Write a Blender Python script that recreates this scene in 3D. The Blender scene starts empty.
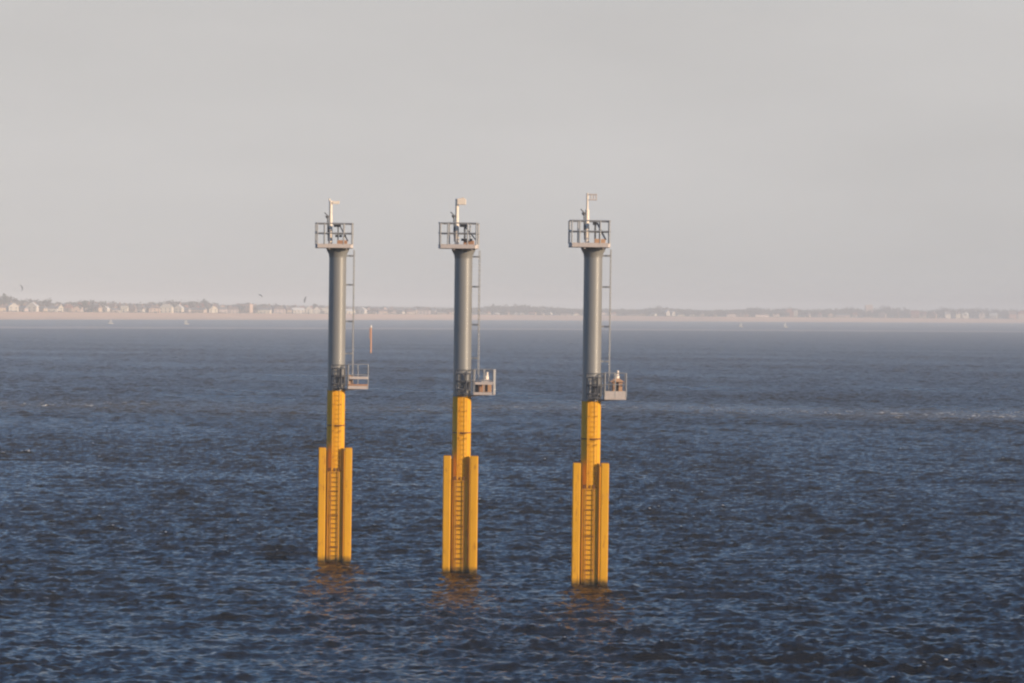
import bpy, bmesh, math, random
import numpy as np
from mathutils import Vector, Matrix, Euler

random.seed(7)
rng = np.random.default_rng(11)
C = bpy.context.scene.collection
SC = bpy.context.scene
R = math.radians

# ------------------------------------------------------------------ camera
H = 14.94            # eye height above the water
F = 3400.0           # focal length in pixels of a 1024 px wide frame
ROLL = R(0.60)
PITCH = R(0.532)
cam_d = bpy.data.cameras.new('camera')
cam_d.sensor_width = 36.0
cam_d.lens = F / 1024.0 * 36.0
cam_d.clip_start = 1.0
cam_d.clip_end = 60000.0
cam = bpy.data.objects.new('camera', cam_d)
C.objects.link(cam)
CAM_M = Matrix.Translation((0, 0, H)) @ (Euler((R(90) - PITCH, 0, 0)).to_matrix() @ Matrix.Rotation(ROLL, 3, 'Z')).to_4x4()
cam.matrix_world = CAM_M
SC.camera = cam

# ------------------------------------------------------------------ sky and sun
SUN_AZ, SUN_EL = R(122), R(15)       # measured clockwise from +Y: behind the camera, to its right
HAZE_COL = (0.396, 0.386, 0.380, 1)
w = bpy.data.worlds.new('World')
SC.world = w
w.use_nodes = True
nt = w.node_tree
nt.nodes.clear()
N = nt.nodes.new
out = N('ShaderNodeOutputWorld')
sky = N('ShaderNodeTexSky')
sky.sky_type = 'NISHITA'
sky.sun_disc = False
sky.sun_elevation = SUN_EL
sky.sun_rotation = SUN_AZ
sky.altitude = 0
sky.air_density = 1.0
sky.dust_density = 0.3
sky.ozone_density = 5.0
bg = N('ShaderNodeBackground')
bg.inputs['Strength'].default_value = 0.115
nt.links.new(sky.outputs[0], bg.inputs['Color'])
tc = N('ShaderNodeTexCoord')
sep = N('ShaderNodeSeparateXYZ')
nt.links.new(tc.outputs['Generated'], sep.inputs[0])
mr = N('ShaderNodeMapRange')                   # band of grey haze low over the horizon
mr.interpolation_type = 'SMOOTHSTEP'
mr.inputs['From Min'].default_value = 0.085
mr.inputs['From Max'].default_value = 0.17
mr.inputs['To Min'].default_value = 1.0
mr.inputs['To Max'].default_value = 0.0
nt.links.new(sep.outputs['Z'], mr.inputs['Value'])
mp = N('ShaderNodeMapping')
mp.inputs['Scale'].default_value = (3.0, 3.0, 11.0)
nt.links.new(tc.outputs['Generated'], mp.inputs['Vector'])
nz = N('ShaderNodeTexNoise')
nz.inputs['Scale'].default_value = 2.2
nz.inputs['Detail'].default_value = 4
nt.links.new(mp.outputs[0], nz.inputs['Vector'])
cr = N('ShaderNodeMapRange')
cr.inputs['From Min'].default_value = 0.3
cr.inputs['From Max'].default_value = 0.7
cr.inputs['To Min'].default_value = 0.93
cr.inputs['To Max'].default_value = 1.02
nt.links.new(nz.outputs['Fac'], cr.inputs['Value'])
hz = N('ShaderNodeMapRange')                   # a little dimmer and warmer right at the horizon
hz.inputs['From Min'].default_value = 0.0
hz.inputs['From Max'].default_value = 0.035
hz.inputs['To Min'].default_value = 0.0
hz.inputs['To Max'].default_value = 1.0
nt.links.new(sep.outputs['Z'], hz.inputs['Value'])
mixc = N('ShaderNodeMix')
mixc.data_type = 'RGBA'
mixc.inputs['A'].default_value = (0.356, 0.350, 0.345, 1)
mixc.inputs['B'].default_value = HAZE_COL
nt.links.new(hz.outputs[0], mixc.inputs['Factor'])
bg2 = N('ShaderNodeBackground')
nt.links.new(mixc.outputs['Result'], bg2.inputs['Color'])
nt.links.new(cr.outputs[0], bg2.inputs['Strength'])
ms = N('ShaderNodeMixShader')
nt.links.new(mr.outputs[0], ms.inputs[0])
nt.links.new(bg.outputs[0], ms.inputs[1])
nt.links.new(bg2.outputs[0], ms.inputs[2])
nt.links.new(ms.outputs[0], out.inputs['Surface'])

sun_d = bpy.data.lights.new('sun', 'SUN')
sun_d.energy = 3.4
sun_d.angle = R(0.6)
sun_d.color = (1.0, 0.80, 0.57)
sun = bpy.data.objects.new('sun', sun_d)
C.objects.link(sun)
to_sun = Vector((math.sin(SUN_AZ) * math.cos(SUN_EL), math.cos(SUN_AZ) * math.cos(SUN_EL), math.sin(SUN_EL)))
sun.rotation_euler = to_sun.to_track_quat('Z', 'Y').to_euler()

SC.view_settings.view_transform = 'Standard'
SC.view_settings.look = 'None'
SC.view_settings.exposure = 0.6
SC.view_settings.gamma = 1.0
SC.view_settings.use_curve_mapping = False
SC.cycles.use_denoising = True
SC.cycles.filter_width = 2.2
SC.cycles.max_bounces = 6
SC.cycles.volume_bounces = 1
SC.cycles.use_adaptive_sampling = True

# ------------------------------------------------------------------ helpers
def ray(px, py):
    return (CAM_M.to_3x3() @ Vector(((px - 512) / F, (341.5 - py) / F, -1))).normalized()

def ground(px, py, z=0.0):
    d = ray(px, py)
    return CAM_M.translation + d * ((z - H) / d.z)

def yh(px):
    return 309.9 + (px - 512) * math.tan(ROLL)

def at(px, D, z):
    """the place D metres out along the column px, at height z"""
    d = ray(px, yh(px))
    return Vector((d.x / d.y * D, D, z))

def top_z(px, py, D):
    return H + (yh(px) - py) * D / F

def tag(o, label=None, cat=None, group=None, kind=None):
    if label: o['label'] = label
    if cat: o['category'] = cat
    if group: o['group'] = group
    if kind: o['kind'] = kind
    return o

def empty(name, loc=(0, 0, 0), rot=(0, 0, 0)):
    o = bpy.data.objects.new(name, None)
    C.objects.link(o)
    o.location = loc
    o.rotation_euler = rot
    return o

class MB:
    def __init__(self):
        self.v, self.f, self.s, self.m = [], [], [], []
    def add(self, vs, fs, smooth=False, mi=0):
        b = len(self.v)
        self.v += [tuple(p) for p in vs]
        for f in fs:
            self.f.append(tuple(b + i for i in f)); self.s.append(smooth); self.m.append(mi)
        return self
    def box(self, c, size, rot=None, mi=0):
        sx, sy, sz = (s / 2 for s in size)
        pts = [Vector((x, y, z)) for x in (-sx, sx) for y in (-sy, sy) for z in (-sz, sz)]
        if rot is not None:
            m = Euler(rot).to_matrix()
            pts = [m @ p for p in pts]
        c = Vector(c)
        return self.add([p + c for p in pts],
                        [(0, 1, 3, 2), (4, 6, 7, 5), (0, 4, 5, 1), (2, 3, 7, 6), (0, 2, 6, 4), (1, 5, 7, 3)], False, mi)
    def tube(self, a, b, r0, r1=None, n=10, mi=0, caps=True):
        a, b = Vector(a), Vector(b)
        r1 = r0 if r1 is None else r1
        d = (b - a).normalized()
        u = d.orthogonal().normalized(); v = d.cross(u)
        vs = []
        for p, r in ((a, r0), (b, r1)):
            for i in range(n):
                t = 2 * math.pi * i / n
                vs.append(p + u * (r * math.cos(t)) + v * (r * math.sin(t)))
        self.add(vs, [(i, (i + 1) % n, n + (i + 1) % n, n + i) for i in range(n)], True, mi)
        if caps:
            self.add(vs[:n], [tuple(range(n))[::-1]], False, mi)
            self.add(vs[n:], [tuple(range(n))], False, mi)
        return self
    def path(self, pts, r, n=8, closed=False):
        pts = [Vector(p) for p in pts]
        k = len(pts)
        for i in range(k if closed else k - 1):
            self.tube(pts[i], pts[(i + 1) % k], r, n=n)
        return self
    def lathe(self, prof, n=40, mi=0, c=(0, 0)):
        vs = []
        for r, z in prof:
            for i in range(n):
                t = 2 * math.pi * i / n
                vs.append((c[0] + r * math.cos(t), c[1] + r * math.sin(t), z))
        fs = []
        for k in range(len(prof) - 1):
            for i in range(n):
                j = (i + 1) % n
                fs.append((k * n + i, k * n + j, (k + 1) * n + j, (k + 1) * n + i))
        self.add(vs, fs, True, mi)
        self.add(vs[:n], [tuple(range(n))[::-1]], False, mi)
        self.add(vs[-n:], [tuple(range(n))], False, mi)
        return self
    def build(self, name, mat, parent=None, bevel=0.0, angle=35):
        me = bpy.data.meshes.new(name)
        me.from_pydata(self.v, [], self.f)
        mats = mat if isinstance(mat, (list, tuple)) else [mat]
        for m in mats: me.materials.append(m)
        me.polygons.foreach_set('use_smooth', self.s)
        me.polygons.foreach_set('material_index', self.m)
        me.update()
        o = bpy.data.objects.new(name, me)
        C.objects.link(o)
        if parent: o.parent = parent
        if bevel:
            b = o.modifiers.new('bevel', 'BEVEL'); b.width = bevel; b.segments = 2; b.limit_method = 'ANGLE'
        return o

# ------------------------------------------------------------------ materials
def mat(name, col, rough=0.6, metal=0.0, var=0.12, scale=3.0, dirt=None, dirt_amt=0.0, stretch=1.0, spec=0.5):
    """painted or bare surface: base colour broken up by noise, plus blotches/streaks of a second colour"""
    m = bpy.data.materials.new(name)
    m.use_nodes = True
    t = m.node_tree
    p = t.nodes['Principled BSDF']
    p.inputs['Roughness'].default_value = rough
    p.inputs['Metallic'].default_value = metal
    p.inputs['Specular IOR Level'].default_value = spec
    tcn = t.nodes.new('ShaderNodeTexCoord')
    mpn = t.nodes.new('ShaderNodeMapping')
    mpn.inputs['Scale'].default_value = (1, 1, 1.0 / stretch)
    info = t.nodes.new('ShaderNodeObjectInfo')
    addv = t.nodes.new('ShaderNodeVectorMath'); addv.operation = 'ADD'
    t.links.new(tcn.outputs['Object'], addv.inputs[0])
    t.links.new(info.outputs['Location'], addv.inputs[1])
    t.links.new(addv.outputs[0], mpn.inputs['Vector'])
    n1 = t.nodes.new('ShaderNodeTexNoise')
    n1.inputs['Scale'].default_value = scale
    n1.inputs['Detail'].default_value = 5
    t.links.new(mpn.outputs[0], n1.inputs['Vector'])
    mx = t.nodes.new('ShaderNodeMix'); mx.data_type = 'RGBA'
    mx.inputs['A'].default_value = tuple(c * (1 - var) for c in col) + (1,)
    mx.inputs['B'].default_value = tuple(min(1, c * (1 + var)) for c in col) + (1,)
    t.links.new(n1.outputs['Fac'], mx.inputs['Factor'])
    res = mx.outputs['Result']
    if dirt:
        n2 = t.nodes.new('ShaderNodeTexNoise')
        n2.inputs['Scale'].default_value = scale * 2.3
        n2.inputs['Detail'].default_value = 8
        n2.inputs['Roughness'].default_value = 0.65
        t.links.new(mpn.outputs[0], n2.inputs['Vector'])
        r = t.nodes.new('ShaderNodeMapRange')
        r.inputs['From Min'].default_value = 0.57
        r.inputs['From Max'].default_value = 0.74
        r.inputs['To Min'].default_value = 0.0
        r.inputs['To Max'].default_value = dirt_amt
        t.links.new(n2.outputs['Fac'], r.inputs['Value'])
        m2 = t.nodes.new('ShaderNodeMix'); m2.data_type = 'RGBA'
        m2.inputs['B'].default_value = tuple(dirt) + (1,)
        t.links.new(r.outputs[0], m2.inputs['Factor'])
        t.links.new(res, m2.inputs['A'])
        res = m2.outputs['Result']
    t.links.new(res, p.inputs['Base Color'])
    return m

def weed(m):
    """dark weed and slime growing on the metal just above the waterline"""
    t = m.node_tree
    p = t.nodes['Principled BSDF']
    src = p.inputs['Base Color'].links[0].from_socket
    g = t.nodes.new('ShaderNodeNewGeometry')
    s = t.nodes.new('ShaderNodeSeparateXYZ')
    t.links.new(g.outputs['Position'], s.inputs[0])
    n = t.nodes.new('ShaderNodeTexNoise'); n.inputs['Scale'].default_value = 4.0; n.inputs['Detail'].default_value = 4
    t.links.new(g.outputs['Position'], n.inputs['Vector'])
    a = t.nodes.new('ShaderNodeMath'); a.operation = 'MULTIPLY_ADD'
    a.inputs[1].default_value = 0.35
    t.links.new(n.outputs['Fac'], a.inputs[0]); t.links.new(s.outputs['Z'], a.inputs[2])
    r = t.nodes.new('ShaderNodeMapRange')
    r.inputs['From Min'].default_value = 0.30; r.inputs['From Max'].default_value = 0.62
    r.inputs['To Min'].default_value = 0.92; r.inputs['To Max'].default_value = 0.0
    t.links.new(a.outputs[0], r.inputs['Value'])
    x = t.nodes.new('ShaderNodeMix'); x.data_type = 'RGBA'
    x.inputs['B'].default_value = (0.022, 0.024, 0.014, 1)
    t.links.new(r.outputs[0], x.inputs['Factor']); t.links.new(src, x.inputs['A'])
    t.links.new(x.outputs['Result'], p.inputs['Base Color'])
    return m

M = {}
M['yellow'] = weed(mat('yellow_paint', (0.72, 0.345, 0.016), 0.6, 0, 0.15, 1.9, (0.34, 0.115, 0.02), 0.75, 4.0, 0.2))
M['ladder_yellow'] = weed(mat('dark_yellow_paint', (0.22, 0.085, 0.01), 0.6, 0, 0.15, 3, (0.20, 0.08, 0.02), 0.7, 2.0))  # much darker yellow for lower ladder, brackets, lugs, clamps and cap plates
M['grey'] = mat('grey_paint', (0.245, 0.232, 0.212), 0.42, 0.15, 0.08, 0.9, (0.22, 0.19, 0.15), 0.4, 6.0)
M['dark_grey'] = mat('dark_grey_steel', (0.11, 0.108, 0.11), 0.55, 0.2, 0.15, 4)
M['galv'] = mat('galvanised_steel', (0.33, 0.32, 0.31), 0.45, 0.35, 0.12, 6, (0.30, 0.2, 0.12), 0.4)
M['fascia'] = mat('weathered_fascia', (0.56, 0.47, 0.41), 0.6, 0.1, 0.14, 5, (0.30, 0.15, 0.08), 0.6)
M['white'] = mat('white_paint', (0.84, 0.70, 0.55), 0.45, 0, 0.05, 5)
M['orange'] = mat('orange_box_paint', (0.52, 0.30, 0.17), 0.5, 0, 0.12, 6)
M['rusty'] = mat('rusty_deck', (0.40, 0.21, 0.12), 0.7, 0, 0.2, 6)
M['black'] = mat('black_rubber', (0.022, 0.022, 0.026), 0.5, 0, 0.2, 5)
M['panel'] = mat('solar_glass', (0.018, 0.022, 0.04), 0.15, 0, 0.1, 8)
M['glass'] = mat('lamp_glass', (0.75, 0.72, 0.64), 0.12, 0, 0.05, 4)
M['beacon'] = weed(mat('beacon_orange', (0.58, 0.23, 0.07), 0.55, 0, 0.12, 0.6, (0.3, 0.1, 0.03), 0.5))
M['sail'] = mat('sail_cloth', (0.33, 0.33, 0.33), 0.7, 0, 0.05, 1)
M['kite'] = mat('kite_cloth', (0.06, 0.06, 0.08), 0.7, 0, 0.2, 1)

# ------------------------------------------------------------------ the sea
def build_sea():
    def step(r):
        return 0.20 if r < 200 else (r / 1000.0 if r < 1900 else 1.9 * (r / 1900.0) ** 3)
    rs = [1.0, 10, 25, 45, 65, 80, 90, 96]
    r = 100.0
    while r < 9000:
        rs.append(r)
        r += step(r)
    rs = np.array(rs + [9000.0])
    fine = np.linspace(R(-10.5), R(10.5), 920)
    coarse = np.linspace(R(10.5), R(349.5), 60)[1:-1]
    th = np.concatenate([fine, coarse])
    nr, nc = len(rs), len(th)
    X = (rs[:, None] * np.sin(th)[None, :]).astype(np.float32)
    Y = (rs[:, None] * np.cos(th)[None, :]).astype(np.float32)
    rr = np.repeat(rs[:, None], nc, 1).astype(np.float32)
    sp = np.where(rr < 200, 0.20, np.where(rr < 1900, rr / 1000.0, 1.9 * (rr / 1900.0) ** 3))
    # gusts: slow changes of the sea state over tens of metres
    gust = np.ones_like(X)
    for k in range(9):
        lam = rng.uniform(25, 160); a = rng.uniform(0, 2 * np.pi); ph = rng.uniform(0, 6.28)
        gust += 0.07 * np.clip((lam / (rr * rr / 50000.0) - 1) / 4, 0, 1) * np.sin(2 * np.pi / lam * (X * np.cos(a) + Y * np.sin(a)) + ph)
    gust = np.clip(gust, 0.45, 1.6)
    sand_d = np.interp(X / np.maximum(Y, 1), [-0.16, -0.15, 0.15, 0.16], [2120, 2130, 3030, 3040])
    calm = np.where(rr > sand_d, 0.8, 1.0)
    Z = np.zeros_like(X); DX = np.zeros_like(X); DY = np.zeros_like(X); CR = np.zeros_like(X)
    lost = np.zeros_like(X)
    ncomp = 124
    lams = np.exp(rng.uniform(np.log(0.38), np.log(3.6), ncomp))
    lams = np.concatenate([lams, [4.2, 4.7, 5.2, 5.8, 6.5, 7.3]])
    for lam in lams:
        kk = 2 * np.pi / lam
        a = rng.normal(np.deg2rad(-97), np.deg2rad(68 if lam < 1.4 else (27 if lam < 4 else 14)))
        slope = 0.046 * (1.0 if lam < 1.7 else (1.7 / lam) ** .5)
        amp = slope / kk
        ph = rng.uniform(0, 6.28)
        wgt = np.clip((lam / sp - 0.75) / 0.5, 0, 1) * gust * calm
        ca, sa = math.cos(a), math.sin(a)
        n_ = int(np.searchsorted(-np.clip((lam / sp[:, 0] - 0.75) / 0.5, 0, 1), -1e-6))    # rows this wave reaches
        q = slice(0, n_)
        arg = np.float32(kk * ca) * X[q] + np.float32(kk * sa) * Y[q] + np.float32(ph)
        s, c = np.sin(arg), np.cos(arg)
        Z[q] += np.float32(amp) * wgt[q] * c
        DX[q] -= np.float32(0.6 * amp * ca) * wgt[q] * s
        DY[q] -= np.float32(0.6 * amp * sa) * wgt[q] * s
        CR[q] += np.float32(slope) * wgt[q] * c
        lost += 0.5 * (slope * gust * calm) ** 2 - 0.5 * (slope * wgt) ** 2
    # shoal: a band of broken, sand-coloured water about 500 m out
    wob = 14 * np.sin(X / 37.0 + 1.0) + 9 * np.sin(X / 13.0 + 0.4)
    shoal = np.exp(-((Y - 508 - wob - 0.02 * X) / 30.0) ** 2)
    patch = np.zeros_like(X)
    for k in range(8):
        lam = rng.uniform(60, 260); a = rng.uniform(0, 2 * np.pi); ph = rng.uniform(0, 6.28)
        patch += np.sin(2 * np.pi / lam * (X * np.cos(a) + 0.35 * Y * np.sin(a)) + ph) / 3
    silt = np.clip(shoal * (0.78 + 0.25 * patch + 0.10 * np.exp(-((X - 48) / 22.0) ** 2)), 0, 1)
    surf = silt
    silt = np.where(rr > sand_d, 0.5, silt)
    crest = CR * 1.0
    co = np.stack([X + DX, Y + DY, Z], -1).reshape(-1, 3).astype(np.float32)
    i = np.arange(nr - 1)[:, None] * nc
    j = np.arange(nc)[None, :]
    jn = (j + 1) % nc
    quads = np.stack([i + j, i + nc + j, i + nc + jn, i + jn], -1).reshape(-1, 4)
    quads = quads[:, ::-1] if False else quads
    # order so that normals point up (angles run clockwise seen from above)
    me = bpy.data.meshes.new('sea')
    me.vertices.add(len(co)); me.vertices.foreach_set('co', co.ravel())
    nq = len(quads)
    me.loops.add(nq * 4); me.loops.foreach_set('vertex_index', quads.ravel().astype(np.int32))
    me.polygons.add(nq)
    me.polygons.foreach_set('loop_start', (np.arange(nq) * 4).astype(np.int32))
    me.polygons.foreach_set('use_smooth', np.ones(nq, dtype=bool))
    me.update(calc_edges=True)
    for nm, arr in (('crest', crest), ('silt', silt), ('shoal', surf), ('lost', np.sqrt(np.maximum(lost, 0)))):
        at_ = me.attributes.new(nm, 'FLOAT', 'POINT')
        at_.data.foreach_set('value', arr.ravel().astype(np.float32))
    if me.polygons[nc * 200].normal.z < 0:
        me.flip_normals()
    m = bpy.data.materials.new('sea_water'); m.use_nodes = True
    t = m.node_tree; L = t.links.new; A = t.nodes.new
    p = t.nodes['Principled BSDF']
    p.inputs['IOR'].default_value = 1.333
    p.inputs['Specular IOR Level'].default_value = 0.5
    def attr(n):
        x = A('ShaderNodeAttribute'); x.attribute_name = n
        return x.outputs['Fac']
    geo = A('ShaderNodeNewGeometry')
    # body colour: dark brown-green water, sandier over the shoal
    big = A('ShaderNodeTexNoise'); big.inputs['Scale'].default_value = 0.02; big.inputs['Detail'].default_value = 4
    L(geo.outputs['Position'], big.inputs['Vector'])
    b1 = A('ShaderNodeMix'); b1.data_type = 'RGBA'
    b1.inputs['A'].default_value = (0.007, 0.0075, 0.008, 1)
    b1.inputs['B'].default_value = (0.013, 0.013, 0.0125, 1)
    L(big.outputs['Fac'], b1.inputs['Factor'])
    b2 = A('ShaderNodeMix'); b2.data_type = 'RGBA'
    b2.inputs['B'].default_value = (0.085, 0.072, 0.052, 1)
    L(attr('silt'), b2.inputs['Factor']); L(b1.outputs['Result'], b2.inputs['A'])
    # foam: only the sharpest crests, in ragged patches
    fn = A('ShaderNodeTexNoise'); fn.inputs['Scale'].default_value = 0.55; fn.inputs['Detail'].default_value = 6; fn.inputs['Roughness'].default_value = 0.7
    mpf = A('ShaderNodeMapping'); mpf.inputs['Scale'].default_value = (0.28, 1.1, 1)
    L(geo.outputs['Position'], mpf.inputs['Vector']); L(mpf.outputs[0], fn.inputs['Vector'])
    f2 = A('ShaderNodeTexNoise'); f2.inputs['Scale'].default_value = 0.03; f2.inputs['Detail'].default_value = 2
    L(geo.outputs['Position'], f2.inputs['Vector'])
    s1 = A('ShaderNodeMath'); s1.operation = 'MULTIPLY_ADD'; s1.inputs[1].default_value = 0.55
    L(attr('crest'), s1.inputs[0]); L(fn.outputs['Fac'], s1.inputs[2])
    s2 = A('ShaderNodeMath'); s2.operation = 'MULTIPLY_ADD'; s2.inputs[1].default_value = 0.5
    L(f2.outputs['Fac'], s2.inputs[0]); L(s1.outputs[0], s2.inputs[2])
    s3 = A('ShaderNodeMath'); s3.operation = 'MULTIPLY_ADD'; s3.inputs[1].default_value = 0.455
    L(attr('shoal'), s3.inputs[0]); L(s2.outputs[0], s3.inputs[2])
    fr = A('ShaderNodeMapRange'); fr.inputs['From Min'].default_value = 1.43; fr.inputs['From Max'].default_value = 1.51
    fr.inputs['To Max'].default_value = 0.8
    L(s3.outputs[0], fr.inputs['Value'])
    b3 = A('ShaderNodeMix'); b3.data_type = 'RGBA'; b3.inputs['B'].default_value = (0.62, 0.60, 0.57, 1)
    L(fr.outputs[0], b3.inputs['Factor']); L(b2.outputs['Result'], b3.inputs['A'])
    L(b3.outputs['Result'], p.inputs['Base Color'])
    # roughness: ripples too small for the mesh, plus the waves the far mesh cannot carry
    r1 = A('ShaderNodeMath'); r1.operation = 'MULTIPLY_ADD'; r1.inputs[1].default_value = 0.6; r1.inputs[2].default_value = 0.17
    L(attr('lost'), r1.inputs[0])
    r2 = A('ShaderNodeMath'); r2.operation = 'MAXIMUM'
    L(r1.outputs[0], r2.inputs[0]); L(fr.outputs[0], r2.inputs[1])
    L(r2.outputs[0], p.inputs['Roughness'])
    # small ripples
    mpb = A('ShaderNodeMapping'); mpb.inputs['Scale'].default_value = (0.5, 1.3, 1)
    L(geo.outputs['Position'], mpb.inputs['Vector'])
    n1 = A('ShaderNodeTexNoise'); n1.inputs['Scale'].default_value = 1.5; n1.inputs['Detail'].default_value = 3; n1.inputs['Roughness'].default_value = 0.55
    L(mpb.outputs[0], n1.inputs['Vector'])
    bp = A('ShaderNodeBump'); bp.inputs['Strength'].default_value = 1.0; bp.inputs['Distance'].default_value = 0.28
    L(n1.outputs['Fac'], bp.inputs['Height'])
    n2 = A('ShaderNodeTexNoise'); n2.inputs['Scale'].default_value = 0.30; n2.inputs['Detail'].default_value = 3; n2.inputs['Roughness'].default_value = 0.55
    L(mpb.outputs[0], n2.inputs['Vector'])
    h2 = A('ShaderNodeMath'); h2.operation = 'MULTIPLY'
    L(n2.outputs['Fac'], h2.inputs[0]); L(attr('lost'), h2.inputs[1])
    b22 = A('ShaderNodeBump'); b22.inputs['Strength'].default_value = 1.0; b22.inputs['Distance'].default_value = 1.2
    L(h2.outputs[0], b22.inputs['Height']); L(bp.outputs[0], b22.inputs['Normal'])
    L(b22.outputs[0], p.inputs['Normal'])
    me.materials.append(m)
    o = bpy.data.objects.new('sea', me); C.objects.link(o)
    tag(o, kind='structure')
build_sea()

# ------------------------------------------------------------------ far shore
PXS = [-500, -200, 0, 334, 512, 720, 1024, 1300, 1600]
DS = [2500, 3000, 3400, 4230, 4950, 5300, 6500, 7300, 8200]
def shore_d(px):
    return float(np.interp(px, PXS, DS))

def noise1(x, seed, n=6, lo=20, hi=200):
    g = random.Random(seed); s = 0
    for k in range(n):
        s += math.sin(x * 2 * math.pi / g.uniform(lo, hi) + g.uniform(0, 6.28))
    return s / n

def strip(name, profile, m, cols=220, px0=-480, px1=1580, jit=0.4, seed=3):
    mb = MB(); vs = []
    for i in range(cols):
        px = px0 + (px1 - px0) * i / (cols - 1)
        D = shore_d(px)
        for k, (tt, z) in enumerate(profile):
            p = at(px, D + tt, z)
            if 0 < k: p.z += jit * noise1(px * 7 + tt * 3, seed + k) * min(1.0, max(0.0, z / 3.0))
            vs.append(p)
    n = len(profile)
    fs = [(i * n + k, (i + 1) * n + k, (i + 1) * n + k + 1, i * n + k + 1) for i in range(cols - 1) for k in range(n - 1)]
    mb.add(vs, fs, True)
    o = mb.build(name, m)
    tag(o, kind='structure')
    return o
M['sand'] = mat('beach_sand', (0.70, 0.425, 0.26), 0.9, 0, 0.12, 0.02, (0.30, 0.24, 0.19), 0.5)
M['land'] = mat('rough_grass', (0.085, 0.08, 0.045), 0.9, 0, 0.25, 0.02, (0.2, 0.16, 0.1), 0.5)
strip('beach', [(-140, -2.0), (-30, -0.3), (20, 0.8), (60, 2.4), (85, 4.8), (105, 7.2), (116, 7.7)], M['sand'])
strip('land', [(110, 4.6), (117, 7.85), (135, 7.6), (210, 7.6), (420, 9.0), (900, 11.5), (1800, 15.0), (3600, 20.0)], M['land'], seed=9)

# low sandbank that dries out in front of the far channel
mb = MB(); vs = []
cols = 400
for i in range(cols):
    px = -300 + 1700 * i / (cols - 1)
    d0 = np.interp(px, [-300, 0, 1024, 1400], [1960, 2160, 3030, 3400])
    e = noise1(px, 31, 8, 15, 160)
    e2 = noise1(px, 37, 8, 15, 130)
    for tt, z in ((-90 + 40 * e, -0.6), (-30 + 35 * e, 0.3 + 0.2 * e2), (40 + 10 * e2, 0.62 + 0.22 * e2), (120 + 40 * e2, 0.35 + 0.2 * e2), (170 + 40 * e2, -0.6)):
        vs.append(at(px, d0 + tt, z))
mb.add(vs, [(i * 5 + k, (i + 1) * 5 + k, (i + 1) * 5 + k + 1, i * 5 + k + 1) for i in range(cols - 1) for k in range(4)], True)
M['wet_sand'] = mat('wet_sand', (0.30, 0.24, 0.19), 0.5, 0, 0.15, 0.02)
tag(mb.build('sandbank', M['wet_sand']), kind='structure')

# ------------------------------------------------------------------ trees on the shore
def foliage(name, col):
    m = mat(name, col, 0.9, 0, 0.35, 0.12, (col[0] * 0.55, col[1] * 0.6, col[2] * 0.6), 0.7)
    return m
M['leaf'] = foliage('winter_foliage', (0.14, 0.12, 0.105))
M['leaf2'] = foliage('evergreen_foliage', (0.07, 0.075, 0.055))
M['bark'] = mat('bark', (0.09, 0.07, 0.055), 0.9, 0, 0.2, 1)

def crown(mb, c, rx, rz, g, n=70, leaf=1.0):
    """leaf clumps spread unevenly through the crown's volume"""
    lobes = [(g.uniform(-.5, .5) * rx, g.uniform(-.5, .5) * rx, g.uniform(-.45, .55) * rz, g.uniform(.4, .75)) for _ in range(5)]
    for _ in range(n):
        lx, ly, lz, lr = g.choice(lobes)
        d = Vector((g.gauss(0, 1), g.gauss(0, 1), g.gauss(0, 1))).normalized() * (g.random() ** 0.4) * lr
        p = Vector((c[0] + lx + d.x * rx, c[1] + ly + d.y * rx, c[2] + lz + d.z * rz))
        s = leaf * g.uniform(0.6, 1.4)
        a = Vector((g.gauss(0, 1), g.gauss(0, 1), g.gauss(0, 1))).normalized()
        b = a.orthogonal().normalized(); e = a.cross(b)
        mb.add([p + b * s, p + e * s * .8, p - b * s * .9, p - e * s * .7, p + a * s * .5],
               [(0, 1, 4), (1, 2, 4), (2, 3, 4), (3, 0, 4)])

SKY = [(-60, 292), (0, 293.5), (10, 295), (20, 298.5), (45, 299.5), (60, 302), (80, 299.5), (100, 300), (125, 303), (150, 301.5), (170, 299.5),
       (200, 299.8), (212, 302), (225, 305), (235, 305), (243, 302), (260, 303), (275, 303), (290, 305), (305, 306.5), (315, 304.5), (330, 306),
       (350, 306), (365, 306), (400, 308.5), (415, 306.5), (425, 306), (440, 308), (470, 307), (495, 304.5), (515, 304.5), (545, 305.5),
       (560, 307), (590, 309), (610, 308), (640, 309), (655, 306.5), (675, 307), (690, 309), (705, 310), (720, 309), (742, 308), (757, 306.5),
       (770, 308.5), (790, 307), (810, 309), (835, 307.5), (850, 307), (870, 309), (885, 306), (905, 308), (915, 309.5), (930, 309.5), (940, 307.5),
       (965, 307.5), (985, 308), (1005, 309), (1024, 309), (1100, 308)]
def sky_y(px):
    return float(np.interp(px, [a for a, b in SKY], [b for a, b in SKY]))

g = random.Random(5)
mb = MB()
px = -330.0
while px < 1350:
    D0 = shore_d(px)
    for row in range(4):
        D = D0 + (170, 260, 380, 520)[row] + g.uniform(-40, 40)
        zt = top_z(px, sky_y(px), D) - (0.22 * (3 - row) * g.uniform(.6, 1.8) * 4) * (0.5 + 0.5 * g.random()) - g.uniform(0, 2.2)
        zb = 7.5 + 0.005 * (D - D0)
        h = max(3.0, zt - zb)
        rx = g.uniform(5.5, 9.5)
        crown(mb, at(px + g.uniform(-3, 3), D, zb + h * 0.52), rx, h * 0.52, g, n=60, leaf=1.15)
    px += g.uniform(3.0, 5.0) * 4600 / D0 * 0.75
o = mb.build('wood', [M['leaf']])
tag(o, 'continuous belt of bare grey brown woodland behind the houses on the far shore', 'woodland', kind='stuff')

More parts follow.
